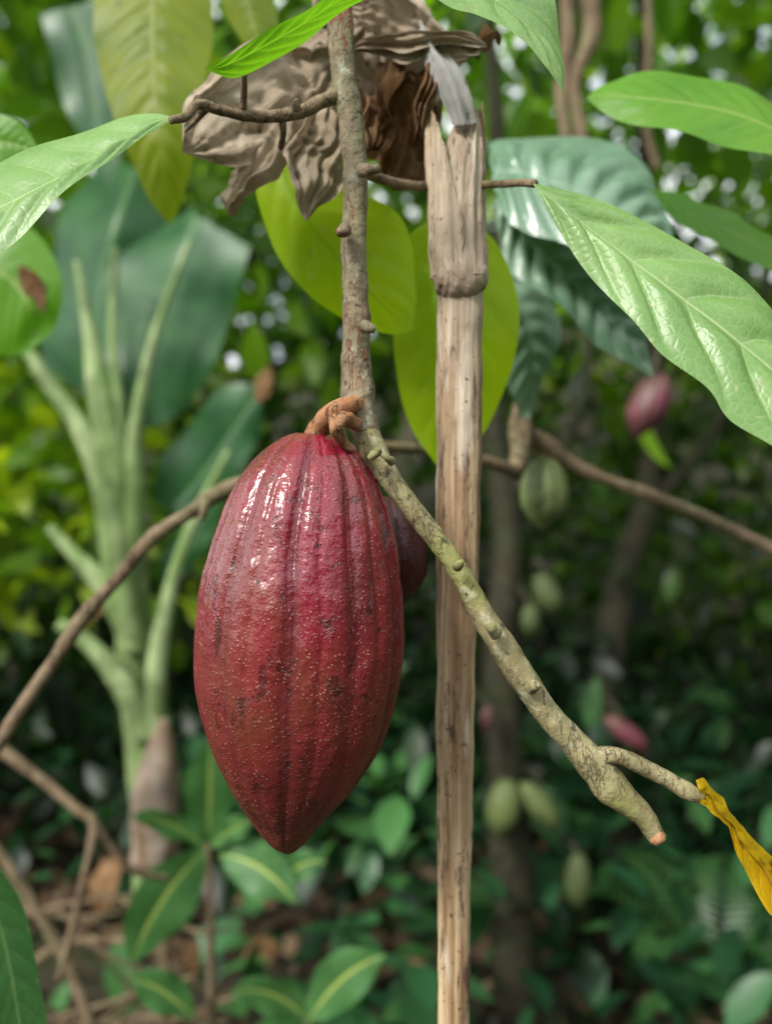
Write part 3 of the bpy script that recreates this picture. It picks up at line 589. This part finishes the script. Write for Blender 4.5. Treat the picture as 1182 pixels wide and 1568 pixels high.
for k in range(7):
    ang=k*.9+.3; b=P(1100,1520,1.9); tip=b+np.array((math.cos(ang)*.32,math.sin(ang)*.25,.16+.1*random.random())); c=b+np.array((math.cos(ang)*.12,math.sin(ang)*.1,.26))
    for q in range(4,22):
        t=q/22; m=(1-t)**2*b+2*t*(1-t)*c+t*t*tip; tg=(1-t)*(c-b)+t*(tip-c); tg/=np.linalg.norm(tg); s=np.cross(tg,(0,0,1)); s/=np.linalg.norm(s); l=.075*math.sin(math.pi*t**.8)+.008
        for sg in (-1,1):
            e=m+s*sg*l+tg*.02; leafW(mb,m,e,(m+e)/2+np.array((0,0,.006)),tg,.007,N=5,Q=1,puff=0,wave=0)
mb.done('fern',M_dark)

# ------------------------------------------------------------ ground
g=NT('forest_soil'); co=g.coord(); n=g.noise(co,3,8,.65); n2=g.noise(co,25,5,.6)
col=g.mix(g.mr(n,.35,.65),(.035,.025,.016),(.075,.052,.03)); col=g.mix(g.mr(n2,.45,.65,0,.85),col,(.02,.045,.012))
M_soil=g.done(g.pr(Base_Color=col,Roughness=.95,Normal=g.bump(n2,.03,.8)))
xs=np.concatenate([np.linspace(-300,-12,14),np.linspace(-10,10,80),np.linspace(12,300,14)]); ys=np.concatenate([np.linspace(-200,-6,10),np.linspace(-4,16,90),np.linspace(20,500,20)])
G=np.zeros((len(ys),len(xs),3))
for i,y in enumerate(ys):
    for j,x in enumerate(xs):
        r=min(1,max(0,(y-4.5)/8)); hill=r*r*(3-2*r)*4.6*(0.85+.15*math.tanh(x*.6))  # rise added behind the foliage so its lower gaps stay dark
        G[i,j]=(x,y,hill+.07*nz((x,y,0),.9)+.02*nz((x,y,0),4))
mb=MB(); mb.grid(G); mb.done('ground',M_soil)
a=scatter(700,3,((-2.2,1.4,.02),(2.2,4.2,.06)),(.08,.08,.01),(.05,.14),[(.16,.09,.05),(.10,.06,.035),(.22,.15,.09),(.07,.04,.025)],flat=.75,droop=0,wr=(.2,.35),warm=(1,1,1))
t=NT('litter_leaf'); c=t.node('ShaderNodeAttribute',attribute_name='Col').outputs[0]; M_lit=t.done(t.pr(Base_Color=c,Roughness=.8))
mass('leaf_litter',*a,M_lit,curl=-.2)
mb=MB()
leafpx(mb,(150,1400,1.5),(180,1310,1.5),(155,1350,1.45),28,tilt=.5,N=20,Q=6,crumple=.01,mi=0)
leafpx(mb,(375,1490,1.9),(430,1455,1.9),(400,1440,1.9),22,N=20,Q=6,crumple=.01)
leafpx(mb,(300,1500,1.6),(300,1430,1.6),(290,1460,1.6),14,N=20,Q=6,crumple=.01)
leafpx(mb,(130,960,1.2),(160,930,1.2),(140,935,1.2),10,N=20,Q=6,crumple=.006)
leafpx(mb,(400,620,1.3),(415,560,1.3),(400,590,1.3),14,N=20,Q=6,crumple=.006)
leafpx(mb,(70,480,.69),(30,405,.69),(50,430,.69),14,N=20,Q=6,crumple=.006)
mb.done('dead_leaf',M_dryb)

# ------------------------------------------------------------ light, world, camera
w=bpy.data.worlds.new('World'); sc.world=w; w.use_nodes=True; nt=w.node_tree
bg=nt.nodes['Background']; sky=nt.nodes.new('ShaderNodeTexSky'); sky.sky_type='NISHITA'; sky.sun_disc=False
EL,AZ=math.radians(41),math.radians(220)
sky.sun_elevation=EL; sky.sun_rotation=AZ; sky.dust_density=3.0; sky.air_density=1.0; sky.ozone_density=1.0
tc=nt.nodes.new('ShaderNodeTexCoord'); cn=nt.nodes.new('ShaderNodeTexNoise'); cn.inputs['Scale'].default_value=3.0; cn.inputs['Detail'].default_value=5
nt.links.new(tc.outputs['Generated'],cn.inputs[0])
mr=nt.nodes.new('ShaderNodeMapRange'); mr.inputs[1].default_value=.40; mr.inputs[2].default_value=.60; mr.inputs[3].default_value=.25; mr.inputs[4].default_value=.95
nt.links.new(cn.outputs[0],mr.inputs[0])
mx=nt.nodes.new('ShaderNodeMix'); mx.data_type='RGBA'; nt.links.new(mr.outputs[0],mx.inputs[0]); nt.links.new(sky.outputs[0],mx.inputs[6]); mx.inputs[7].default_value=(15.8,16.0,16.4,1)
nt.links.new(mx.outputs[2],bg.inputs[0]); bg.inputs[1].default_value=0.15
L=bpy.data.lights.new('sun','SUN'); L.energy=3.2; L.angle=math.radians(12); L.color=(1,.96,.89)
lo=bpy.data.objects.new('sun',L); sc.collection.objects.link(lo)
sd=Vector((math.sin(AZ)*math.cos(EL),math.cos(AZ)*math.cos(EL),math.sin(EL))); lo.rotation_euler=sd.to_track_quat('Z','Y').to_euler()
cd=bpy.data.cameras.new('camera'); cam=bpy.data.objects.new('camera',cd); sc.collection.objects.link(cam)
cam.location=(0,0,H); cam.rotation_euler=(math.pi/2,0,0)
cd.sensor_fit='VERTICAL'; cd.sensor_height=36; cd.lens=18/TAN; cd.clip_start=.01; cd.clip_end=2000
cd.dof.use_dof=True; cd.dof.focus_distance=.334; cd.dof.aperture_fstop=4.9
sc.camera=cam
sc.view_settings.view_transform='Standard'; sc.view_settings.look='None'; sc.view_settings.exposure=0
